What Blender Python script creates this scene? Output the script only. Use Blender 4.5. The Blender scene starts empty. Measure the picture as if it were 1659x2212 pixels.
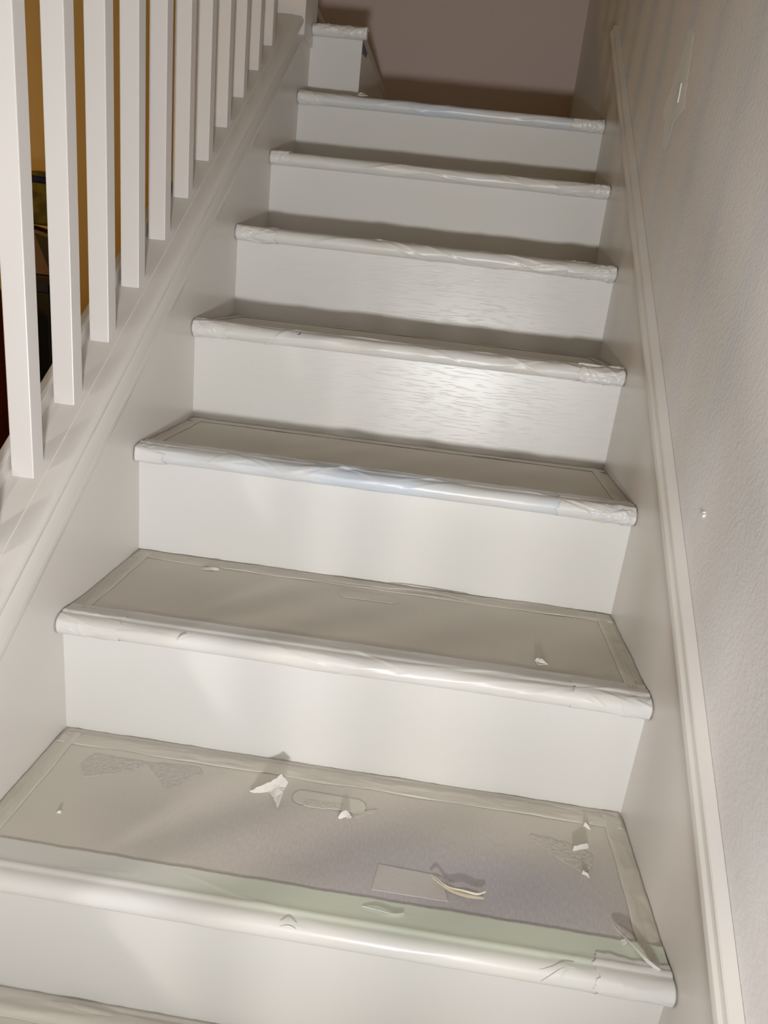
import bpy, bmesh, math, random
import numpy as np
from mathutils import Vector, Matrix, noise

random.seed(7)
scn = bpy.context.scene
col = scn.collection

# ------------------------------------------------------------------ camera
CAM = Vector((0.48909, -0.58762, 0.67807))
RIGHT = Vector((0.98955, 0.09535, 0.10820))
DOWN = Vector((0.13211, -0.29838, -0.94526))
FWD = Vector((-0.05785, 0.94967, -0.30786))
FPX, PCX, PCY = 1526.9, 829.5, 1106.0
cd = bpy.data.cameras.new('camera'); cam = bpy.data.objects.new('camera', cd); col.objects.link(cam)
cd.sensor_fit = 'HORIZONTAL'; cd.sensor_width = 36.0; cd.lens = 36.0 * FPX / 1659.0
cd.clip_start = 0.02
up, back = -DOWN, -FWD
cam.matrix_world = Matrix(((RIGHT.x, up.x, back.x, CAM.x), (RIGHT.y, up.y, back.y, CAM.y),
                           (RIGHT.z, up.z, back.z, CAM.z), (0, 0, 0, 1)))
scn.camera = cam

# ------------------------------------------------------------------ light
scn.view_settings.view_transform = 'Standard'
scn.view_settings.look = 'None'
scn.view_settings.exposure = -0.15
scn.view_settings.gamma = 1.0
scn.view_settings.use_curve_mapping = False
w = bpy.data.worlds.new('world'); scn.world = w; w.use_nodes = True
w.node_tree.nodes['Background'].inputs['Color'].default_value = (1.0, 0.66, 0.20, 1)
w.node_tree.nodes['Background'].inputs['Strength'].default_value = 0.095


def area(name, loc, target, power, size, color):
    l = bpy.data.lights.new(name, 'AREA'); l.shape = 'DISK'; l.size = size
    l.energy = power; l.color = color
    o = bpy.data.objects.new(name, l); col.objects.link(o)
    o.location = loc
    o.rotation_euler = (Vector(target) - Vector(loc)).to_track_quat('-Z', 'Y').to_euler()
    return o


# hand-held work lamp just below the camera, pointing up the stairs
area('work_lamp', (0.56, -1.10, 0.320), (0.43, 0.0, 1.85), 27.0, 0.12, (0.985, 0.985, 0.975))
# lamp in the room on the open side of the stairs, shining through the balusters
area('room_lamp', (-1.25, -1.15, 0.95), (0.4, -0.35, -0.1), 2.9, 0.14, (1.0, 0.93, 0.87)).data.spread = math.radians(80)
# warm bulb deeper in that room
area('warm_bulb', (-1.5, 0.55, 0.95), (-0.7, 1.66, 0.75), 3.2, 0.12, (1.0, 0.52, 0.10))

# ------------------------------------------------------------------ measures
R, T, W, N = 0.19, 0.25496, 0.82222, 0.0212     # rise, run, width, nosing overhang
S = R / T


def ray(u, v): return RIGHT * ((u - PCX) / FPX) + DOWN * ((v - PCY) / FPX) + FWD


def on_z(u, v, z):
    d = ray(u, v); return CAM + d * ((z - CAM.z) / d.z)


def on_y(u, v, y):
    d = ray(u, v); return CAM + d * ((y - CAM.y) / d.y)


def on_x(u, v, x):
    d = ray(u, v); return CAM + d * ((x - CAM.x) / d.x)


# ------------------------------------------------------------------ materials
def mat(name, color, rough=0.5, spec=0.5, noise_scale=0, noise_amt=0.0, color2=None,
        bump=(), coord='Object', stretch=(1, 1, 1)):
    """bump: list of (scale, strength, distance, stretch, detail)"""
    m = bpy.data.materials.new(name); m.use_nodes = True
    nt = m.node_tree; b = nt.nodes['Principled BSDF']
    b.inputs['Base Color'].default_value = (*color, 1)
    b.inputs['Roughness'].default_value = rough
    b.inputs['Specular IOR Level'].default_value = spec
    tc = nt.nodes.new('ShaderNodeTexCoord')
    if color2:
        mp = nt.nodes.new('ShaderNodeMapping'); mp.inputs['Scale'].default_value = stretch
        nt.links.new(tc.outputs[coord], mp.inputs['Vector'])
        nz = nt.nodes.new('ShaderNodeTexNoise'); nz.inputs['Scale'].default_value = noise_scale
        nz.inputs['Detail'].default_value = 5
        nt.links.new(mp.outputs['Vector'], nz.inputs['Vector'])
        rp = nt.nodes.new('ShaderNodeMapRange')
        rp.inputs['From Min'].default_value = 0.38; rp.inputs['From Max'].default_value = 0.66
        rp.inputs['To Max'].default_value = noise_amt
        nt.links.new(nz.outputs['Fac'], rp.inputs['Value'])
        mx = nt.nodes.new('ShaderNodeMix'); mx.data_type = 'RGBA'
        mx.inputs[6].default_value = (*color, 1); mx.inputs[7].default_value = (*color2, 1)
        nt.links.new(rp.outputs['Result'], mx.inputs[0])
        nt.links.new(mx.outputs[2], b.inputs['Base Color'])
    prev = None
    for (sc, st, dist, strv, det) in bump:
        mp = nt.nodes.new('ShaderNodeMapping'); mp.inputs['Scale'].default_value = strv
        nt.links.new(tc.outputs[coord], mp.inputs['Vector'])
        nz = nt.nodes.new('ShaderNodeTexNoise'); nz.inputs['Scale'].default_value = sc
        nz.inputs['Detail'].default_value = det
        nt.links.new(mp.outputs['Vector'], nz.inputs['Vector'])
        bp = nt.nodes.new('ShaderNodeBump'); bp.inputs['Strength'].default_value = st
        bp.inputs['Distance'].default_value = dist
        nt.links.new(nz.outputs['Fac'], bp.inputs['Height'])
        if prev: nt.links.new(prev.outputs['Normal'], bp.inputs['Normal'])
        prev = bp
    if prev: nt.links.new(prev.outputs['Normal'], b.inputs['Normal'])
    return m


WHITE = (0.75, 0.735, 0.70)
M_riser = mat('riser paint', (0.74, 0.73, 0.705), 0.33, 0.5, 3.0, 0.5, (0.77, 0.77, 0.77),
              bump=((60, 0.12, 0.0008, (0.12, 1, 1.6), 4), (9, 0.15, 0.004, (1, 1, 1), 2)))
# painted oak: pores drawn out along the board
def oak():
    m = M_riser.copy(); m.name = 'riser paint oak grain'
    nt = m.node_tree; b = nt.nodes['Principled BSDF']
    tc = nt.nodes.new('ShaderNodeTexCoord'); mp = nt.nodes.new('ShaderNodeMapping')
    mp.inputs['Scale'].default_value = (0.06, 1, 1.0)
    vo = nt.nodes.new('ShaderNodeTexNoise'); vo.inputs['Scale'].default_value = 420; vo.inputs['Detail'].default_value = 1
    nt.links.new(tc.outputs['Object'], mp.inputs['Vector']); nt.links.new(mp.outputs['Vector'], vo.inputs['Vector'])
    mr = nt.nodes.new('ShaderNodeMapRange'); mr.inputs['From Min'].default_value = 0.30; mr.inputs['From Max'].default_value = 0.42
    nt.links.new(vo.outputs['Fac'], mr.inputs['Value'])
    bp = nt.nodes.new('ShaderNodeBump'); bp.inputs['Strength'].default_value = 0.3; bp.inputs['Distance'].default_value = 0.0007
    nt.links.new(mr.outputs['Result'], bp.inputs['Height'])
    old = b.inputs['Normal'].links[0].from_socket
    nt.links.new(old, bp.inputs['Normal']); nt.links.new(bp.outputs['Normal'], b.inputs['Normal'])
    b.inputs['Roughness'].default_value = 0.33
    return m
M_oak = oak()
M_trim = mat('trim gloss paint', (0.73, 0.70, 0.665), 0.30, 0.5, bump=((14, 0.06, 0.003, (1, 1, 1), 2),))
M_bal = mat('baluster paint', (0.74, 0.71, 0.69), 0.36, 0.5, bump=((70, 0.08, 0.001, (1, 1, 0.1), 3),))
M_wall = mat('wall paint orange peel', (0.83, 0.82, 0.83), 0.55, 0.4, bump=((170, 0.35, 0.0016, (1, 1, 1), 3), (18, 0.12, 0.004, (1, 1, 1), 2)))
M_back = mat('back wall paint', (0.64, 0.53, 0.495), 0.6, 0.3, bump=((150, 0.2, 0.0015, (1, 1, 1), 3),))
M_cream = mat('cream wall paint', (0.72, 0.55, 0.28), 0.6, 0.3, bump=((150, 0.2, 0.0015, (1, 1, 1), 3),))
M_tape = mat('painted masking tape', (0.77, 0.75, 0.71), 0.34, 0.5, 7, 0.6, (0.74, 0.76, 0.78), bump=((45, 0.3, 0.0012, (0.5, 1, 1), 4),))
M_tape_blue = mat('thinly painted blue tape', (0.76, 0.75, 0.73), 0.33, 0.5, 4, 0.8, (0.60, 0.70, 0.84), bump=((45, 0.3, 0.0012, (0.5, 1, 1), 4),))
M_card = mat('overspray cardboard', (0.70, 0.665, 0.59), 0.62, 0.3, 6, 0.55, (0.62, 0.59, 0.52), bump=((220, 0.16, 0.0008, (1, 1, 1), 4), (12, 0.25, 0.004, (0.5, 1, 1), 3)))
M_scrap = mat('torn paper', (0.80, 0.775, 0.735), 0.6, 0.3, 40, 0.4, (0.68, 0.64, 0.58), bump=((90, 0.4, 0.001, (1, 1, 1), 3),))
M_straw = mat('cream paper strip', (0.83, 0.76, 0.60), 0.5, 0.4)
M_torn = mat('torn cardboard fibre', (0.66, 0.63, 0.575), 0.85, 0.1, 190, 0.7, (0.57, 0.53, 0.48), bump=((240, 0.7, 0.002, (1, 1, 1), 5),))
M_patch = mat('painted tape patch', (0.60, 0.57, 0.55), 0.55, 0.3, 220, 0.4, (0.54, 0.51, 0.50))
M_green = mat('thinly painted green tape', (0.72, 0.72, 0.67), 0.36, 0.5)
M_spackle = mat('spackle smear', (0.91, 0.925, 0.915), 0.6, 0.3, bump=((120, 0.6, 0.001, (1, 1, 0.25), 4),))
M_black = mat('black lacquer', (0.008, 0.008, 0.008), 0.5)
M_navy = mat('navy fabric', (0.012, 0.016, 0.06), 0.7)
M_yellow = mat('olive yellow fabric', (0.27, 0.22, 0.03), 0.7, 0.3, 22, 0.9, (0.07, 0.055, 0.012), bump=((30, 0.8, 0.01, (1, 1, 1), 3),))
M_brown = mat('brown carton', (0.20, 0.13, 0.09), 0.7)
M_red = mat('dark red shell', (0.16, 0.022, 0.012), 0.45)
M_floor = mat('dark wood floor', (0.16, 0.10, 0.06), 0.4, 0.5, 12, 0.8, (0.09, 0.055, 0.03), stretch=(1, 0.1, 1))
M_bluetape = mat('blue painter tape', (0.10, 0.11, 0.24), 0.5)


def ramp_blob(nt, tc, center, radius, soft, nscale, namp):
    """mask 1 inside an irregular blob (object space)"""
    sub = nt.nodes.new('ShaderNodeVectorMath'); sub.operation = 'SUBTRACT'; sub.inputs[1].default_value = center
    nt.links.new(tc.outputs['Object'], sub.inputs[0])
    sc = nt.nodes.new('ShaderNodeVectorMath'); sc.operation = 'MULTIPLY'; sc.inputs[1].default_value = radius
    nt.links.new(sub.outputs[0], sc.inputs[0])
    ln = nt.nodes.new('ShaderNodeVectorMath'); ln.operation = 'LENGTH'; nt.links.new(sc.outputs[0], ln.inputs[0])
    nz = nt.nodes.new('ShaderNodeTexNoise'); nz.inputs['Scale'].default_value = nscale; nz.inputs['Detail'].default_value = 4
    nt.links.new(tc.outputs['Object'], nz.inputs['Vector'])
    ma = nt.nodes.new('ShaderNodeMath'); ma.operation = 'MULTIPLY_ADD'; ma.inputs[1].default_value = namp
    nt.links.new(nz.outputs['Fac'], ma.inputs[0]); nt.links.new(ln.outputs['Value'], ma.inputs[2])
    mr = nt.nodes.new('ShaderNodeMapRange'); mr.inputs['From Min'].default_value = 1 + soft + namp / 2
    mr.inputs['From Max'].default_value = 1 - soft + namp / 2
    nt.links.new(ma.outputs[0], mr.inputs['Value'])
    return mr.outputs['Result']


def overspray_tread():
    """bare grey-violet cardboard grinning through thin paint"""
    m = M_card.copy(); m.name = 'thinly oversprayed cardboard'
    nt = m.node_tree; b = nt.nodes['Principled BSDF']
    tc = nt.nodes.new('ShaderNodeTexCoord')
    src = b.inputs['Base Color'].links[0].from_socket
    fine = nt.nodes.new('ShaderNodeTexNoise'); fine.inputs['Scale'].default_value = 240; fine.inputs['Detail'].default_value = 3
    fm = nt.nodes.new('ShaderNodeMapping'); fm.inputs['Scale'].default_value = (1.6, 0.5, 1)
    nt.links.new(tc.outputs['Object'], fm.inputs['Vector']); nt.links.new(fm.outputs['Vector'], fine.inputs['Vector'])
    fr = nt.nodes.new('ShaderNodeMapRange'); fr.inputs['From Min'].default_value = 0.3; fr.inputs['From Max'].default_value = 0.7
    fr.inputs['To Min'].default_value = 0.45
    nt.links.new(fine.outputs['Fac'], fr.inputs['Value'])
    for (c, rad, colr, amt) in (((0.50, 0.12, 0), (3.4, 10.0, 1), (0.52, 0.47, 0.47), 0.75), ((0.62, 0.085, 0), (5.0, 15.0, 1), (0.47, 0.45, 0.50), 0.9)):
        mk = ramp_blob(nt, tc, c, rad, 0.45, 9, 0.5)
        mu = nt.nodes.new('ShaderNodeMath'); mu.operation = 'MULTIPLY'
        nt.links.new(mk, mu.inputs[0]); nt.links.new(fr.outputs['Result'], mu.inputs[1])
        m2 = nt.nodes.new('ShaderNodeMath'); m2.operation = 'MULTIPLY'; m2.inputs[1].default_value = amt
        nt.links.new(mu.outputs[0], m2.inputs[0])
        mx = nt.nodes.new('ShaderNodeMix'); mx.data_type = 'RGBA'; mx.inputs[7].default_value = (*colr, 1)
        nt.links.new(src, mx.inputs[6]); nt.links.new(m2.outputs[0], mx.inputs[0]); src = mx.outputs[2]
    nt.links.new(src, b.inputs['Base Color'])
    return m


def green_tape():
    m = M_tape.copy(); m.name = 'pale green tape under thin paint'
    nt = m.node_tree; b = nt.nodes['Principled BSDF']; tc = nt.nodes.new('ShaderNodeTexCoord')
    src = b.inputs['Base Color'].links[0].from_socket
    mk = ramp_blob(nt, tc, (0.60, 0.037, 0.001), (2.6, 38.0, 150.0), 0.35, 6, 0.3)
    mx = nt.nodes.new('ShaderNodeMix'); mx.data_type = 'RGBA'; mx.inputs[7].default_value = (0.56, 0.66, 0.47, 1)
    m2 = nt.nodes.new('ShaderNodeMath'); m2.operation = 'MULTIPLY'; m2.inputs[1].default_value = 0.5
    nt.links.new(mk, m2.inputs[0]); nt.links.new(m2.outputs[0], mx.inputs[0]); nt.links.new(src, mx.inputs[6])
    nt.links.new(mx.outputs[2], b.inputs['Base Color'])
    return m


M_card0 = overspray_tread()
M_tape0 = green_tape()


# ------------------------------------------------------------------ builders
def empty(name, loc=(0, 0, 0), label=None, cat=None, group=None):
    o = bpy.data.objects.new(name, None); col.objects.link(o); o.location = loc
    o.empty_display_size = 0.05
    tag(o, label, cat, group)
    return o


def tag(o, label=None, cat=None, group=None, kind=None):
    if label: o['label'] = label
    if cat: o['category'] = cat
    if group: o['group'] = group
    if kind: o['kind'] = kind
    return o


def mesh_obj(name, verts, faces, m, parent=None, smooth=False, origin=None, recalc=True):
    """verts in world space; object origin placed at `origin` (or the parent's origin)"""
    o0 = Vector(origin) if origin is not None else (parent_world(parent) if parent else Vector((0, 0, 0)))
    me = bpy.data.meshes.new(name)
    me.from_pydata([tuple(Vector(v) - o0) for v in verts], [], faces)
    if recalc:
        bm = bmesh.new(); bm.from_mesh(me)
        bmesh.ops.recalc_face_normals(bm, faces=bm.faces)
        bm.to_mesh(me); bm.free()
    if smooth:
        for p in me.polygons: p.use_smooth = True
    me.materials.append(m)
    o = bpy.data.objects.new(name, me); col.objects.link(o)
    if parent:
        o.parent = parent; o.location = o0 - parent_world(parent)
    else:
        o.location = o0
    return o


def parent_world(o):
    v = Vector((0, 0, 0))
    while o is not None:
        v += o.location; o = o.parent
    return v


def box_data(x0, x1, y0, y1, z0, z1):
    v = [(x, y, z) for x in (x0, x1) for y in (y0, y1) for z in (z0, z1)]
    f = [(0, 1, 3, 2), (4, 6, 7, 5), (0, 4, 5, 1), (2, 3, 7, 6), (0, 2, 6, 4), (1, 5, 7, 3)]
    return v, f


def box(name, x0, x1, y0, y1, z0, z1, m, parent=None, bevel=0.0, seg=2):
    v, f = box_data(x0, x1, y0, y1, z0, z1)
    o = mesh_obj(name, v, f, m, parent)
    if bevel: bevel_obj(o, bevel, seg)
    return o


def bevel_obj(o, wd, seg=2, smooth=True):
    bm = bmesh.new(); bm.from_mesh(o.data)
    bmesh.ops.bevel(bm, geom=list(bm.edges), offset=wd, segments=seg, affect='EDGES', profile=0.5)
    bm.to_mesh(o.data); bm.free()


def prism(name, prof, path0, path1, m, parent=None, smooth_idx=None, closed=True, n=1):
    """sweep a profile given as world points at path0, offset to path1"""
    k = len(prof); d = Vector(path1) - Vector(path0)
    v = []
    for i in range(n + 1):
        for p in prof: v.append(Vector(p) + d * (i / n))
    f = []
    for i in range(n):
        for j in range(k if closed else k - 1):
            a = i * k + j; b = i * k + (j + 1) % k
            f.append((a, b, b + k, a + k))
    f.append(tuple(range(k))); f.append(tuple(range(n * k, n * k + k)))
    return mesh_obj(name, v, f, m, parent)


def autosmooth(o, ang=35):
    me = o.data
    for p in me.polygons: p.use_smooth = True
    bm = bmesh.new(); bm.from_mesh(me)
    for e in bm.edges:
        if len(e.link_faces) == 2 and e.calc_face_angle(0) > math.radians(ang): e.smooth = False
    bm.to_mesh(me); bm.free()


def fbm(x, y, z, o=3): return noise.fractal(Vector((x, y, z)), 1.0, 2.0, o)
def ridge(x, y, z):
    return 1.0 - min(1.0, abs(noise.noise(Vector((x, y, z)))) * 2.6)


def grid_sheet(name, fn, nu, nv, m, parent, thick=None, flip=False):
    """open sheet from fn(u,v)->Vector; with thick an underside is added"""
    v = [fn(i / nu, j / nv) for j in range(nv + 1) for i in range(nu + 1)]
    f = []
    for j in range(nv):
        for i in range(nu):
            a = j * (nu + 1) + i
            f.append((a, a + nu + 1, a + nu + 2, a + 1) if flip else (a, a + 1, a + nu + 2, a + nu + 1))
    o = mesh_obj(name, v, f, m, parent, smooth=True, recalc=False)
    if thick:
        md = o.modifiers.new('thickness', 'SOLIDIFY'); md.thickness = thick; md.offset = -1
    return o


# ------------------------------------------------------------------ structure
BACKY = 2.422
FLOORZ = -0.95
wall_r = box('wall_right', W + 0.005, W + 0.12, -2.2, BACKY + 0.1, FLOORZ, 3.0, M_wall); tag(wall_r, kind='structure')
wall_b = box('wall_back', -2.6, W + 0.005, BACKY, BACKY + 0.1, FLOORZ, 3.0, M_back); tag(wall_b, kind='structure')
fl = box('floor', -2.6, W + 0.005, -2.2, BACKY, FLOORZ - 0.05, FLOORZ, M_floor); tag(fl, kind='structure')
# cream wall of the room behind the balusters, carrying the upper flight
wc = box('wall_middle', -2.6, -0.115, 1.68, 1.78, FLOORZ, 1.36, M_cream); tag(wc, kind='structure')
zA = lambda x: 1.153 - 0.394 * (x + 0.677)  # added sloped board, put in to shade the upper part of this wall
bk = mesh_obj('added_shade_board', [(-2.6, y, z) for y in (1.662, 1.68) for z in (zA(-2.6), zA(-2.6) + .9)] + [(-0.12, y, z) for y in (1.662, 1.68) for z in (zA(-.12), zA(-.12) + .9)],
              [(0, 1, 3, 2), (4, 6, 7, 5), (0, 4, 5, 1), (2, 3, 7, 6), (0, 2, 6, 4), (1, 5, 7, 3)], M_cream)
tag(bk, kind='structure')
wl = box('wall_left', -2.7, -2.6, -2.2, BACKY, FLOORZ, 3.0, M_cream); tag(wl, kind='structure')

# skirt board on the right wall with a sloping upper edge, and the cap moulding
Y0, Y1 = -1.0, 1.640
sk = prism('baseboard_right', [(W, Y0, -0.95), (W, Y1, 0.90), (W, Y1, 0.15 + S * Y1), (W, Y0, 0.15 + S * Y0)],
           (0, 0, 0), (0.004, 0, 0), M_trim)
tag(sk, kind='structure')


def slope_sweep(name, prof, y0, y1, m, parent=None, n=1, ang=35):
    """profile (x, z offset above the nosing line) swept along the stair slope, plumb ends"""
    pr = [(x, y0, z + S * y0) for x, z in prof]
    o = prism(name, pr, (0, y0, S * y0), (0, y1, S * y1), m, parent, n=n)
    autosmooth(o, ang)
    return o


mp_ = [(W + .0045, .128), (W - .0075, .1285), (W - .0085, .1325), (W - .0065, .1345), (W - .0075, .137), (W - .0125, .142), (W - .0155, .147), (W - .0160, .152),
       (W - .0145, .157), (W - .0110, .160), (W - .0100, .1625), (W - .0100, .169), (W - .0085, .171), (W + .0045, .1715)]
md_ = slope_sweep('trim_1', mp_, Y0, Y1 - .01, M_trim, ang=28); tag(md_, kind='structure')

# spackle smear on the right wall
def outline_patch(name, pts, h, m, parent, nrm=Vector((0, 0, 1)), rag=0.0015, sub=6, seed=0):
    """raggedly outlined thin slab lying on a surface"""
    rnd = random.Random(seed); out = []
    for i in range(len(pts)):
        a, b = Vector(pts[i]), Vector(pts[(i + 1) % len(pts)])
        for k in range(sub):
            p = a.lerp(b, k / sub)
            t = (b - a).normalized().cross(nrm)
            out.append(p + t * rnd.uniform(-rag, rag) + (b - a).normalized() * rnd.uniform(-rag, rag) * .5)
    k = len(out)
    v = out + [p + nrm * h for p in out]
    f = [tuple(range(k)), tuple(range(2 * k - 1, k - 1, -1))] + [(i, (i + 1) % k, k + (i + 1) % k, k + i) for i in range(k)]
    return mesh_obj(name, v, f, m, parent)


XW = W + 0.005
sp = [on_x(u, v, XW) for u, v in ((1490, 62), (1500, 70), (1488, 150), (1478, 235), (1455, 265), (1436, 325), (1431, 315), (1436, 262), (1432, 240), (1452, 185), (1470, 130))]
outline_patch('spackle_smear', sp, 0.00015, M_spackle, wall_r, Vector((-1, 0, 0)), 0.003, 8, 3)
sp = [on_x(u, v, XW) for u, v in ((1471, 178), (1473, 180), (1465, 222), (1463, 222), (1465, 200))]
outline_patch('paint_ridge', sp, 0.0015, M_spackle, wall_r, Vector((-1, 0, 0)), 0.0006, 4, 4)
sp = [on_x(u, v, XW) for u, v in ((1519, 1108), (1524, 1106), (1525, 1112), (1521, 1118))]
outline_patch('paint_drip', sp, 0.003, M_wall, wall_r, Vector((-1, 0, 0)), 0.0004, 3, 5)

# ------------------------------------------------------------------ staircase
stair = empty('staircase', (0, 0, FLOORZ), 'white painted straight stair climbing to a landing that turns aside', 'stairs')
KMIN, KMAX = -1, 6


def tread_profile(k, yback):
    """wood under the paper: (y, z)"""
    y, z = k * T, k * R
    pts = [(yback, z - .003), (y + .014, z - .003)]
    for i in range(1, 9):
        a = math.pi / 2 + math.pi * i / 9
        pts.append((y + .014 + .0120 * math.cos(a), z - .015 + .0120 * math.sin(a)))
    pts += [(y + .014, z - .027), (yback, z - .027)]
    return pts


for k in range(KMIN, KMAX + 1):
    yb = (k + 1) * T + N + (0.012 if k < KMAX else 0)
    if k == KMAX: yb = BACKY - .002
    pr = [(0.0, y, z) for y, z in tread_profile(k, yb)]
    t = prism('tread', pr, (0, 0, 0), (W, 0, 0), M_card, stair); autosmooth(t)
    # riser under this tread's nosing
    y = k * T + N
    r = box('riser', 0.0, W, y, y + .012, (k - 1) * R - .003, k * R - .027, M_oak if k in (3, 4) else M_riser, stair)

# the flight that turns aside on the landing: first step and its side
XS, YS, ZS = 0.145, 1.655, 7 * R
box('riser', -0.05, XS, YS, YS + .014, 6 * R - .003, ZS - .027, M_riser, stair)
box('riser', XS - .014, XS, YS + .014, BACKY - .002, 6 * R - .003, ZS - .027, M_riser, stair)
# its tread, nosed towards the lower flight
pr = [(-0.05, y - 6 * T + YS - N - .004, z + R) for y, z in tread_profile(6, BACKY - .002 - YS + N + .004 + 6 * T)]
t7 = prism('tread', pr, (0, 0, 0), (XS + .001 + .05, 0, 0), M_card, stair); autosmooth(t7)
box('riser', -0.125, -0.111, 1.785, BACKY - .002, ZS, ZS + R - .003, M_riser, stair)
box('tread', -0.40, -0.085, 1.785, BACKY - .002, ZS + R - .028, ZS + R, M_card, stair, .006)
# blue tape edge left along the side of that step
mesh_obj('tape_edge', [(XS + .001, 1.664, ZS - .028), (XS + .001, 1.664, ZS - .055), (XS + .001, 1.76, ZS - .028), (XS + .001, 1.74, ZS - .045),
                       (XS + .0015, 1.664, ZS - .028), (XS + .0015, 1.664, ZS - .055), (XS + .0015, 1.76, ZS - .028), (XS + .0015, 1.74, ZS - .045)],
         [(0, 1, 3, 2), (4, 6, 7, 5), (0, 4, 5, 1), (1, 5, 7, 3), (2, 3, 7, 6), (0, 2, 6, 4)], M_bluetape, stair)

# closed stringer / knee wall on the open side
st = prism('stringer', [(0.0, -1.0, -0.95), (0.0, 1.70, -0.95), (0.0, 1.70, 1.30), (0.0, 1.60, .094 + S * 1.60), (0.0, -1.0, .094 + S * -1.0)],
           (0, 0, 0), (-0.105, 0, 0), M_trim, stair)

# ------------------------------------------------------------------ railing
RY0, RY1 = -1.0, 1.560
rail = empty('stair_railing', (-0.05, 0.0, S * 0.0), 'white painted railing of square balusters on a sloping moulded base rail', 'railing')
BX, BY, BS, BZ0 = -0.0364, 0.28094, 0.11007, 0.1677
cap = [(-.105, .094), (-.105, .160), (-.099, .168), (-.030, .168), (-.0262, .1678), (-.0252, .1668), (-.016, .1664)]
for i in range(1, 10):
    a = math.pi / 2 - math.pi * i / 9
    cap.append((-.0100 + .0130 * math.cos(a), .1544 + .0120 * math.sin(a)))
cap += [(-.0160, .1420), (-.0175, .138), (-.0170, .131), (-.0140, .1245), (-.0085, .1195), (-.001, .1165), (.0030, .1155), (.0036, .113), (.0036, .0985), (.0028, .0965), (.0006, .0955), (-.002, .094)]
slope_sweep('base_rail', cap, RY0, RY1 - .001, M_trim, rail)
slope_sweep('fillet', [(-.089, .1675), (-.089, .190), (-.086, .194), (-.076, .194), (-.0725, .190), (-.0725, .1675)], RY0, 1.545, M_trim, rail)
# the vertical square balusters
HR = 0.80
proto = None
for i in range(-7, 11):
    y = BY + i * BS
    z = BZ0 + S * y
    x0, x1, y0, y1 = BX - .031, BX, y, y + .026
    if proto is None:
        v = []
        for zz, s0 in ((0, 1), (HR, 1)):
            for (x, yy) in ((x0, y0), (x1, y0), (x1, y1), (x0, y1)):
                v.append((x, yy, z + zz + S * (yy - y)))
        fcs = [(0, 1, 2, 3), (4, 5, 6, 7), (0, 1, 5, 4), (1, 2, 6, 5), (2, 3, 7, 6), (3, 0, 4, 7)]
        proto = mesh_obj('baluster', v, fcs, M_bal, rail, origin=(BX, y, z))
        bevel_obj(proto, .0012, 2)
    else:
        b = proto.copy(); col.objects.link(b)
        b.location = Vector((BX, y, z)) - rail.location
hr = slope_sweep('handrail', [(-.078, .962), (-.084, .985), (-.080, 1.008), (-.066, 1.02), (-.038, 1.02), (-.024, 1.008), (-.020, .985), (-.026, .962)], RY0, 1.55, M_trim, rail)
nw = mesh_obj('newel_post', *box_data(-.088, .006, 1.5415, 1.690, 1.273, 2.55), M_bal, rail); bevel_obj(nw, .002)

# ------------------------------------------------------------------ step covers
labels = {
    -1: 'wrinkled painted paper on the tread below the one littered with scraps',
    0: 'oversprayed cardboard on the scrap littered tread, edged with pale green tape',
    1: 'taped cardboard with oval handle cutout on the tread above the scrap littered one',
    2: 'taped dim cardboard cover on fourth tread down from landing edge, bluish nosing tape',
    3: 'taped cover with peeling nosing tape on third tread down from landing edge',
    4: 'wrinkled taped cover on second tread down from landing edge',
    5: 'wrinkled taped cover on the tread just below the landing edge',
    6: 'painted masking tape wrapped round the landing edge nosing',
}


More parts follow.
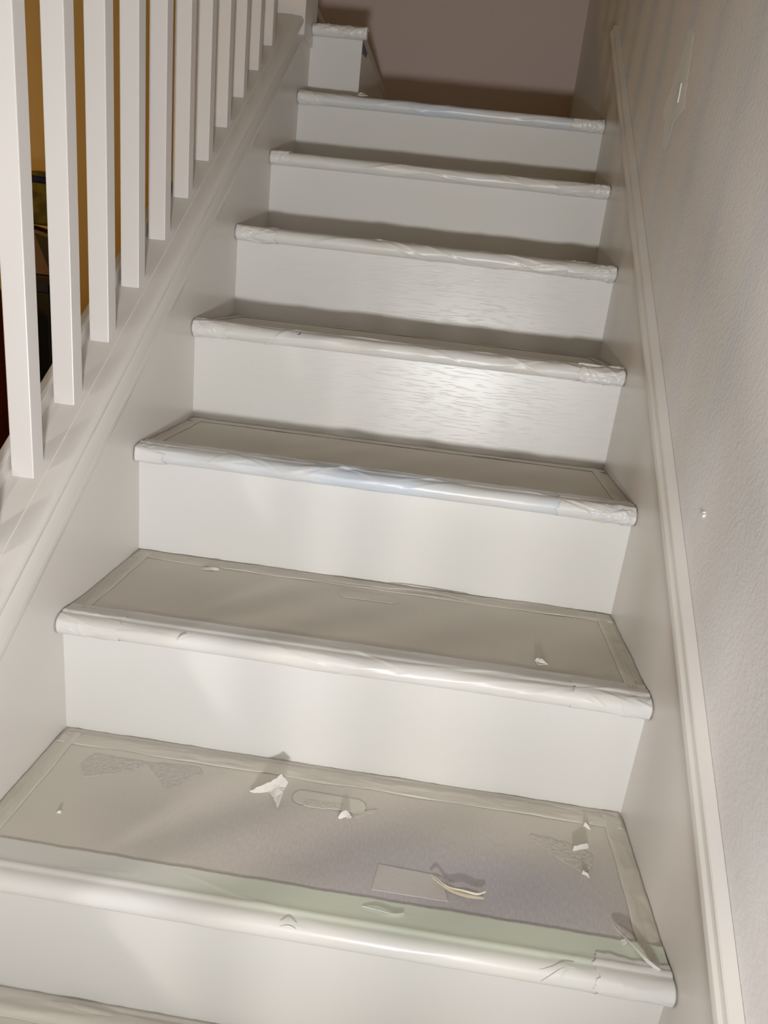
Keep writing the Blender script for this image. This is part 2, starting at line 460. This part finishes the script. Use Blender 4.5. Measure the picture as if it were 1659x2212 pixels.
def nosing_tape(k, parent, x0, x1, name, m, s0=0.052, lift=0.0006, amp=1.0, seed=0, torn=0.004, torn_end=0.0, send=1.0,
                base=None, ncr=26, step=.0013, xlim=(0.0015, W - .0015)):
    """tape wrapped round a nosing, with folds and creases as relief"""
    rnd = np.random.default_rng(int(seed * 10) + 1000)
    yb_, zb_ = base if base else (k * T, k * R)
    P = [(s0, .0004), (.040, .0004), (.030, .0005), (.0255, .0009), (.0225, .0019), (.0195, .0010), (.0170, -.0004), (.0140, -.0006)]
    if s0 < .045: P = [(s0, .0008)] + [q for q in P if q[0] < s0 - .003]
    for i in range(1, 25):
        a = math.pi / 2 + math.pi * i / 24
        P.append((.014 + .0134 * math.cos(a), -.0140 + .0134 * math.sin(a)))
    P.append((.0195, -.0275))
    P = np.array(P); seg = np.r_[0, np.cumsum(np.hypot(*np.diff(P, axis=0).T))]
    nv = 46; ss = np.linspace(0, seg[-1] * send, nv)
    py = np.interp(ss, seg, P[:, 0]); pz = np.interp(ss, seg, P[:, 1])
    ty, tz = np.gradient(py), np.gradient(pz); l = np.hypot(ty, tz) + 1e-9
    ny, nz = tz / l, -ty / l
    nx = max(16, int((x1 - x0) / step)); xs = np.linspace(x0, x1, nx + 1)
    X, SS = np.meshgrid(xs, ss, indexing='ij')

    def waves(fx, fs, n=7):
        o = np.zeros_like(X)
        for _ in range(n):
            o += np.sin(X * rnd.uniform(.4, 1) * fx + SS * rnd.uniform(-1, 1) * fs + rnd.uniform(0, 6.28))
        return o / n
    d = waves(70, 180) * .0005 * amp + waves(300, 500) * .00012 * amp
    endw = 1 + 1.2 * np.exp(-(X - xlim[0]) / .05) + 1.6 * np.exp(-(xlim[1] - X) / .06)
    d = d * endw * .6
    L = x1 - x0
    for c in range(int(ncr * max(.25, L / W))):
        xc = x0 + L * rnd.beta(.75, .75); sc = rnd.uniform(.012, seg[-1] - .006)
        ang = rnd.normal(0, .22); ln = rnd.uniform(.02, .10); h = rnd.uniform(.0004, .0014) * amp
        q = -(X - xc) * math.sin(ang) + (SS - sc) * math.cos(ang) + .0012 * np.sin((X - xc) * 45 + c)
        t = (X - xc) * math.cos(ang) + (SS - sc) * math.sin(ang)
        if rnd.random() < .5: q = -q
        d += h * np.exp(-(t / ln) ** 4) * np.where(q > 0, np.exp(-q / .0055), np.exp(q / .0007))
    for c in range(int(ncr * 1.1)):                  # short crinkles crowding the ends
        e_ = rnd.random() < .6
        xc = (xlim[1] - rnd.exponential(.03)) if e_ else (xlim[0] + rnd.exponential(.025))
        if not (x0 < xc < x1): continue
        sc = rnd.uniform(.02, seg[-1] - .004); ang = rnd.uniform(-1.3, 1.3); ln = rnd.uniform(.006, .022); h = rnd.uniform(.0004, .0013) * amp
        q = -(X - xc) * math.sin(ang) + (SS - sc) * math.cos(ang); t = (X - xc) * math.cos(ang) + (SS - sc) * math.sin(ang)
        d += h * np.exp(-(t / ln) ** 4) * np.where(q > 0, np.exp(-q / .003), np.exp(q / .0006))
    fade = np.clip(SS / .012, 0.12, 1) * np.clip((seg[-1] - SS) / .004, .25, 1)
    d = d * fade + lift
    ph = rnd.uniform(0, 6.28, 4)
    edge = torn * (.5 * np.sin(xs * 60 + ph[0]) + .35 * np.sin(xs * 143 + ph[1]) + .25 * np.sin(xs * 410 + ph[2]))
    Y = yb_ + py[None, :] + ny[None, :] * d + edge[:, None] * np.exp(-SS / .004)
    Z = zb_ + pz[None, :] + nz[None, :] * d
    XX = X.copy()
    if torn_end:
        je = torn_end * (np.sin(ss * 300 + ph[3]) + .6 * np.sin(ss * 770 + ph[0]) + .4 * np.sin(ss * 1900 + ph[1]))
        XX += je[None, :] * (np.exp(-(X - x0) / .004) * (x0 > xlim[0] + .02) + np.exp(-(x1 - X) / .004) * (x1 < xlim[1] - .02))
    XX = np.clip(XX, *xlim)
    v = np.stack([XX, Y, Z], -1).reshape(-1, 3).tolist(); f = []
    for i in range(nx):
        for j in range(nv - 1):
            a = i * nv + j; f.append((a, a + 1, a + nv + 1, a + nv))
    o = mesh_obj(name, v, f, m, parent, smooth=True, recalc=False)
    md = o.modifiers.new('thickness', 'SOLIDIFY'); md.thickness = .0003; md.offset = -1
    return o


covers = {}
for k in range(KMIN, KMAX + 1):
    c = empty('cardboard_cover' if k < 6 else 'nosing_wrap', (0, k * T, k * R), labels[k], 'step cover' if k < 6 else 'tape wrap')
    covers[k] = c
    y0, z0 = k * T, k * R
    yb = y0 + T + N
    wav = {-1: 2.0, 0: 1.0, 1: .8, 2: .6, 3: .7}.get(k, .7)
    if k < 6:
        def sheet(u, v, k=k, y0=y0, z0=z0, yb=yb):
            x = .012 + (W - .024) * u; y = y0 + .024 + (yb - .010 - y0 - .024) * v
            bow = .0008 * fbm(x * 5, y * 9, k * 3.3) + .0002 * fbm(x * 30, y * 30, k)
            if k == -1: bow += .016 * max(0, fbm(x * 4, y * 30 + x * 6, 5.5, 2)) * v
            return Vector((x, y, z0 - .0002 + bow * (.35 if k >= 0 else .7)))
        grid_sheet('cardboard_sheet', sheet, 110, 40, M_card0 if k == 0 else M_card, c, .0022)
        # tape coves: back, left and right
        def back_t(u, v, k=k, z0=z0, yb=yb):
            x = .004 + (W - .008) * u
            wob = .0016 * fbm(x * 11, v * 3, k * 1.9 + 8) + .0011 * ridge(x * 20, v * 5, k + 2.2) ** 3
            if v < .3:
                t = v / .3; y = yb - .038 + .010 * t; z = z0 + .0006 + .0001 * t
            else:
                t = (v - .3) / .7; y = yb - .028 + .0268 * t; z = z0 + .0007 - .0030 * t ** 1.5 + .004 * max(0, noise.noise(Vector((x * 5, k, 1)))) * t ** 4
            if k == -1: wob += .009 * max(0, math.sin(v * 3.1)) * max(0, noise.noise(Vector((x * 6 + 1.3, v * 2, 2.2))))
            if v == 0: y += .003 * noise.noise(Vector((x * 14, k, 4)))
            return Vector((x, y - max(0, wob) * .6, z + max(0, wob) * (1 if v > 0 else .2)))
        grid_sheet('back_tape', back_t, 200, 14, M_card, c, .0003)
        for side in (0, 1):
            def side_t(u, v, side=side, k=k, y0=y0, z0=z0, yb=yb):
                y = y0 + .020 + (yb - .012 - y0 - .020) * u
                wob = .0010 * ridge(y * 24, v * 4, k + 5 * side) ** 3 + .0008 * fbm(y * 20, v * 2, k + side)
                if v < .25:
                    t = v / .25; d = .030 - .007 * t; h = .0008 + .0001 * t
                else:
                    t = (v - .25) / .75; d = .023 - .0222 * t; h = .0009 - .0030 * t ** 1.5 + .004 * max(0, noise.noise(Vector((y * 9, k, side)))) * t ** 4
                if v == 0: d += .002 * noise.noise(Vector((y * 20, k, side + 3)))
                h += max(0, wob) * (1 if v > 0 else .2)
                return Vector((d if side == 0 else W - d, y, z0 + h))
            grid_sheet('side_tape', side_t, 60, 12, M_card, c, .0003, flip=side == 1)
    tm = M_tape0 if k == 0 else (M_tape_blue if k in (2, 6) else M_tape)
    am = {0: .4, 1: .95, 2: 1.5, 3: 1.6, 4: 1.7, 5: 1.4, 6: 1.4, -1: 1.0}[k]
    nosing_tape(k, c, .002, W - .002, 'nosing_tape', tm, s0={0: .056}.get(k, .046), amp=am, seed=k * 5.1, torn=.0008 if k in (0, 1) else .003, ncr={0: 9, 1: 24, -1: 10}.get(k, 34))
    # short overlapping pieces at the ends
    if k >= 0:
        nosing_tape(k, c, W - .085 - .02 * (k % 3), W - .0018, 'tape_end', M_tape, s0=.032, lift=.0013, amp=am * 1.1, seed=k * 2.3 + 40, torn=.003, torn_end=.0025, send=.96)
        if k >= 1:
            nosing_tape(k, c, .0018, .05 + .02 * ((k + 1) % 3), 'tape_end', M_tape, s0=.034, lift=.0013, amp=am * 1.0, seed=k * 3.3 + 80, torn=.003, torn_end=.0025, send=.92)
c7 = empty('nosing_wrap', (0, YS - N, ZS), 'short tape wrapped nosing on the step that turns aside above the landing', 'tape wrap')
nosing_tape(7, c7, .0075, XS + .014, 'nosing_tape', M_tape, s0=.046, amp=1.2, seed=91, torn=.003, ncr=60, base=(YS - N - .004, ZS), xlim=(.0075, XS + .014))
prism('tape_end', [(XS + .0015, YS - N - .004 + .014 + .0128 * math.cos(t), ZS - .014 + .0128 * math.sin(t)) for t in [2 * math.pi * i / 20 for i in range(20)]], (0, 0, 0), (.0118, 0, 0), M_tape, c7)

# surface details pressed into the cover of the littered tread (and the next one)
Z0 = 0.0009
def patch(k, name, px, h, m, rag=.0012, sub=5, seed=0, dz=0.0):
    return outline_patch(name, [on_z(u, v, k * R + dz) for u, v in px], h, m, covers[k], Vector((0, 0, 1)), rag, sub, seed)


patch(0, 'torn_patch', ((176, 1650), (205, 1628), (262, 1640), (318, 1648), (380, 1652), (432, 1660), (440, 1672), (410, 1680), (400, 1690), (362, 1706), (346, 1682), (322, 1652), (285, 1664), (230, 1674), (182, 1678)), .0006, M_torn, .0018, 6, 1)
patch(0, 'torn_patch', ((1143, 1803), (1190, 1812), (1240, 1828), (1284, 1850), (1280, 1872), (1262, 1890), (1225, 1866), (1180, 1838)), .0006, M_torn, .0018, 6, 2)


def stadium(k, name, pa, pb, rw, h, m, parent):
    a = on_z(*pa, k * R + .0004); b = on_z(*pb, k * R + .0004); d = (b - a).normalized(); nn = Vector((0, 0, 1)).cross(d)
    pts = []
    for i in range(13):
        t = math.pi / 2 + math.pi * i / 12; pts.append(a + d * rw * math.cos(t) + nn * rw * math.sin(t))
    for i in range(13):
        t = -math.pi / 2 + math.pi * i / 12; pts.append(b + d * rw * math.cos(t) + nn * rw * math.sin(t))
    n = len(pts); up = Vector((0, 0, 1)); v = []
    cen = (a + b) / 2
    for p in pts: v.append(p)
    for p in pts: v.append(p + up * h)
    for p in pts: v.append(cen + (p - cen) * .985 + up * (h + .0003))
    f = [(i, (i + 1) % n, n + (i + 1) % n, n + i) for i in range(n)] + [(n + i, n + (i + 1) % n, 2 * n + (i + 1) % n, 2 * n + i) for i in range(n)] + [tuple(range(2 * n, 3 * n))]
    return mesh_obj(name, v, f, m, parent)


stadium(0, 'handle_flap', (652, 1722), (770, 1742), .013, .0002, M_card, covers[0])
patch(0, 'torn_patch', ((650, 1726), (690, 1732), (742, 1737), (730, 1748), (690, 1747), (655, 1741)), .0012, M_torn, .001, 5, 3)
patch(0, 'torn_patch', ((760, 1758), (800, 1750), (818, 1752), (790, 1762), (765, 1768)), .0007, M_torn, .001, 4, 4)
stadium(1, 'handle_flap', (748, 1284), (848, 1297), .012, .0002, M_card, covers[1])
patch(0, 'tape_patch', ((818, 1867), (932, 1890), (958, 1910), (968, 1948), (890, 1936), (802, 1922)), .0007, M_patch, .0003, 4, 5)

# ------------------------------------------------------------------ loose scraps
def ribbon(name, pts, width, m, label, cat='scrap', thick=.0005, twist=0.0, tip=True, group=None):
    """curved paper strip through world points"""
    P = [Vector(p) for p in pts]; out = []
    for i in range(len(P) - 1):
        p0 = P[max(0, i - 1)]; p1 = P[i]; p2 = P[i + 1]; p3 = P[min(len(P) - 1, i + 2)]
        for s in range(6):
            t = s / 6
            out.append(.5 * ((2 * p1) + (p2 - p0) * t + (2 * p0 - 5 * p1 + 4 * p2 - p3) * t * t + (3 * p1 - p0 - 3 * p2 + p3) * t ** 3))
    out.append(P[-1]); n = len(out); v = []; f = []
    for i, p in enumerate(out):
        d = (out[min(n - 1, i + 1)] - out[max(0, i - 1)]).normalized()
        a = twist * (i / (n - 1)) + .5
        side = d.cross(Vector((0, 0, 1))).normalized(); upv = side.cross(d).normalized()
        s = side * math.cos(a) + upv * math.sin(a)
        wd = width * (.35 + .65 * math.sin(math.pi * min(1, max(0, .08 + .84 * i / (n - 1)))) if tip else 1)
        nrm = s.cross(d)
        lo = abs(s.z) * wd / 2
        c = p + Vector((0, 0, lo))
        v += [c - s * wd / 2, c + s * wd / 2, c + s * wd / 2 + nrm * thick, c - s * wd / 2 + nrm * thick]
    for i in range(n - 1):
        for j in range(4):
            a = i * 4 + j; b = i * 4 + (j + 1) % 4; f.append((a, b, b + 4, a + 4))
    f += [(0, 1, 2, 3), (4 * n - 4, 4 * n - 3, 4 * n - 2, 4 * n - 1)]
    org = min((p for p in P), key=lambda q: q.z)
    o = mesh_obj(name, v, f, m, None, smooth=False, origin=org)
    tag(o, label, cat, group)
    return o


def g(u, v, k=0, h=0.0012): return on_z(u, v, k * R + h)


def lift_px(u, v, k, h):
    """point seen at the pixel, h above the tread"""
    return on_z(u, v, k * R + h)


def folded(name, tri_pts, faces, m, label, cat='scrap', thick=.0006):
    org = min(tri_pts, key=lambda q: q.z)
    o = mesh_obj(name, tri_pts, faces, m, None, origin=org)
    bm = bmesh.new(); bm.from_mesh(o.data)
    bmesh.ops.triangulate(bm, faces=bm.faces)
    bmesh.ops.subdivide_edges(bm, edges=bm.edges, cuts=3, use_grid_fill=True)
    for vv in bm.verts:
        p = vv.co * 160
        vv.co += Vector((noise.noise(p), noise.noise(p + Vector((9, 0, 0))), noise.noise(p + Vector((0, 9, 0))))) * .0016
        if vv.co.z < 0: vv.co.z = 0
    bm.to_mesh(o.data); bm.free()
    md = o.modifiers.new('thickness', 'SOLIDIFY'); md.thickness = thick; md.offset = 0
    tag(o, label, cat)
    return o


# big torn flap standing up near the riser
fp = [lift_px(538, 1708, 0, .003), lift_px(560, 1700, 0, .009), lift_px(585, 1688, 0, .020), lift_px(609, 1672, 0, .0285), lift_px(622, 1689, 0, .020),
      lift_px(612, 1712, 0, .012), lift_px(599, 1746, 0, .0012), lift_px(590, 1722, 0, .004), lift_px(578, 1711, 0, .0014), lift_px(548, 1713, 0, .0012), lift_px(600, 1700, 0, .015), lift_px(617, 1700, 0, .013)]
folded('torn_paper_flap', fp, [(0, 1, 9), (1, 2, 8, 9), (2, 10, 8), (2, 3, 10), (3, 4, 10), (10, 7, 8), (10, 11, 5, 6, 7), (4, 11, 10)], M_scrap,
       'largest torn paper flap, crumpled and standing up casting a shadow on the riser', 'paper scrap')
fp = [lift_px(731, 1766, 0, .002), lift_px(740, 1754, 0, .009), lift_px(749, 1750, 0, .012), lift_px(760, 1766, 0, .0012), lift_px(756, 1770, 0, .0012), lift_px(746, 1764, 0, .006), lift_px(735, 1770, 0, .0012)]
folded('torn_paper_curl', fp, [(0, 1, 5, 6), (1, 2, 5), (2, 3, 5), (3, 4, 5)], M_scrap, 'small grey torn curl beside the oval handle outline on littered tread', 'paper scrap')
# chips by the right end of the littered tread
def chip(name, px, k, hs, label, m=M_scrap):
    pts = [lift_px(u, v, k, h) for (u, v), h in zip(px, hs)]
    return folded(name, pts, [tuple(range(len(pts)))] if len(pts) < 4 else [(0, 1, 2), (0, 2, 3)] + ([(0, 3, 4)] if len(pts) > 4 else []), m, label, 'paper scrap')


chip('paper_chip', ((1237, 1838), (1240, 1826), (1268, 1822), (1272, 1832)), 0, (.0012, .009, .011, .002), 'bright rectangular paper chip standing up on the triangular torn patch')
chip('paper_chip', ((1257, 1888), (1260, 1879), (1273, 1888), (1275, 1898)), 0, (.0012, .008, .006, .0012), 'tiny white paper chip at the lower tip of the triangular torn patch')
chip('paper_chip', ((1260, 1784), (1264, 1776), (1272, 1784), (1277, 1793)), 0, (.003, .008, .006, .0012), 'teardrop white paper chip near the riser and right skirting')
chip('paper_chip', ((121, 1756), (128, 1748), (134, 1752), (132, 1758)), 0, (.0012, .006, .005, .0012), 'lone tiny white chip near the stringer end of the littered tread')
chip('paper_chip', ((1342, 2030), (1352, 2028), (1356, 2036), (1346, 2042)), 0, (.0012, .004, .004, .0012), 'small pale chip lying beside the long curled tape sliver')
# strips
ribbon('paper_strip', [g(930, 1890, 0, .002), g(944, 1899, 0, .006), g(966, 1918, 0, .003), g(1000, 1927, 0, .005), g(1030, 1934, 0, .004), g(1049, 1928, 0, .004)], .0040, M_straw,
       'cream twisted paper strip with an upturned tip beside the rectangular tape patch', 'paper strip', twist=1.2)
ribbon('paper_strip', [g(934, 1896, 0, .001), g(955, 1912, 0, .003), g(975, 1925, 0, .001), g(1010, 1936, 0, .003), g(1044, 1941, 0, .001)], .0045, M_straw,
       'cream straight ended paper strip lying under the twisted one', 'paper strip', twist=-.6)
ribbon('tape_sliver', [g(783, 1958, 0, .001), g(815, 1967, 0, .003), g(850, 1977, 0, .002), g(873, 1975, 0, .002)], .0030, M_tape,
       'thin peeled tape sliver lifting from the pale green tape', 'tape sliver', twist=.6)
ribbon('tape_sliver', [g(1325, 1997, 0, .001), g(1338, 2018, 0, .004), g(1362, 2045, 0, .006), g(1392, 2077, 0, .006), g(1424, 2100, 0, .001)], .0085, M_tape,
       'long curled white tape sliver beside the right skirting on the littered tread', 'tape sliver', twist=.9)
ribbon('tape_sliver', [g(1168, 2121, 0, .0012), g(1195, 2104, 0, .002), g(1216, 2092, 0, .003), g(1241, 2091, 0, .003)], .0016, M_scrap,
       'thin bent hair of tape lying across the littered tread nosing', 'tape sliver', twist=.3)
ribbon('tape_sliver', [g(605, 2002, 0, .0015), g(622, 2000, 0, .004), g(640, 2008, 0, .0015)], .0030, M_tape, 'short lifted tape curl on the smooth nosing below the green tape', 'tape sliver')
# second tread
chip('paper_chip', ((435, 1229), (455, 1224), (471, 1226), (474, 1231), (462, 1233)), 1, (.0012, .003, .004, .002, .0012), 'teardrop shaped paint flake lying near the back of the handle cutout tread')
chip('paper_chip', ((1155, 1428), (1160, 1420), (1172, 1424), (1184, 1436), (1162, 1436)), 1, (.0012, .005, .005, .0012, .0012), 'curled paint flake lying towards the skirting on the handle cutout tread')
ribbon('tape_sliver', [g(838, 1272, 1, .001), g(870, 1274, 1, .003), g(915, 1279, 1, .0025), g(960, 1287, 1, .002), (on_z(1010, 1298, R + .002))], .0050, M_tape,
       'long loose tape edge at the back of the handle cutout tread', 'tape sliver')
ribbon('tape_sliver', [on_y(384, 1384, T - .0012), on_y(390, 1377, T - .001), on_y(402, 1374, T + .0005)], .0045, M_scrap, 'tiny curled scrap stuck on the nosing of the handle cutout tread', 'tape sliver')
chip('paper_chip', ((640, 724), (645, 719), (651, 718), (648, 725)), 3, (.0012, .005, .004, .0012), 'white crumb of paper on the tread with peeling nosing tape')
chip('paper_chip', ((771, 206), (779, 199), (786, 201), (795, 207), (783, 208)), 6, (.001, .012, .013, .004, .001), 'white crumpled paper crumb sitting on the landing edge')

# ------------------------------------------------------------------ things in the room behind the railing
cb = empty('tall_cabinet', (-0.68, 1.40, FLOORZ), 'black tall cabinet with a blue band seen between the balusters', 'cabinet')
box('body', -0.705, -0.595, 1.33, 1.46, FLOORZ, 0.595, M_black, cb, .006)
box('door', -0.700, -0.600, 1.322, 1.3295, FLOORZ + .06, 0.55, M_black, cb, .003)
box('blue_band', -0.700, -0.600, 1.3195, 1.3215, 0.552, 0.575, M_navy, cb)
bx = empty('brown_carton', (-0.65, 1.42, 0.597), 'brown carton with a slanted lid under the yellow bag', 'carton')
v = [(-0.70, 1.34, .597), (-0.60, 1.34, .597), (-0.60, 1.34, .700), (-0.70, 1.34, .722), (-0.70, 1.45, .597), (-0.60, 1.45, .597), (-0.60, 1.45, .700), (-0.70, 1.45, .722)]
mesh_obj('body', v, [(0, 1, 2, 3), (4, 5, 6, 7), (0, 1, 5, 4), (1, 2, 6, 5), (2, 3, 7, 6), (3, 0, 4, 7)], M_brown, bx)
mesh_obj('flap', [(-0.64, 1.334, .70), (-.598, 1.334, .69), (-.598, 1.334, .60), (-0.64, 1.338, .70), (-.598, 1.338, .69), (-.598, 1.338, .60)], [(0, 1, 2), (3, 4, 5), (0, 1, 4, 3), (1, 2, 5, 4), (2, 0, 3, 5)], M_black, bx)
bag = empty('yellow_bag', (-0.65, 1.42, 0.722), 'olive yellow cloth bag with a navy rim on the carton', 'bag')
def bagfn(u, v):
    a = u * 2 * math.pi; rr = .058 + .010 * math.sin(v * 3.0) + .006 * fbm(math.cos(a) * 2, math.sin(a) * 2, v * 5)
    return Vector((-.65 + rr * 1.0 * math.cos(a), 1.40 + rr * math.sin(a), .724 + .105 * v))
grid_sheet('body', bagfn, 40, 14, M_yellow, bag, .003)
def rim(u, v):
    a = u * 2 * math.pi; return Vector((-.65 + .0625 * math.cos(a), 1.40 + .0625 * math.sin(a), .826 + .016 * v))
grid_sheet('rim', rim, 40, 2, M_navy, bag, .004)
def lidf(u, v):
    a = u * 2 * math.pi; rr = .060 * (1 - v)
    return Vector((-.65 + rr * math.cos(a), 1.40 + rr * math.sin(a), .842 + .018 * math.sin(v * math.pi / 2)))
grid_sheet('folded_top', lidf, 40, 8, M_yellow, bag)
sc_ = empty('red_suitcase', (-0.80, 1.22, FLOORZ), 'dark red hard case standing on end beside the black cabinet', 'suitcase')
box('shell', -0.93, -0.722, 1.20, 1.318, FLOORZ + .03, 0.56, M_red, sc_, .02, 4)
for x in (-.90, -.76):
    box('foot', x - .02, x + .02, 1.22, 1.30, FLOORZ, FLOORZ + .0295, M_black, sc_, .003)
box('black_base', -0.935, -0.715, 1.17, 1.1995, FLOORZ, 0.10, M_black, sc_, .004)
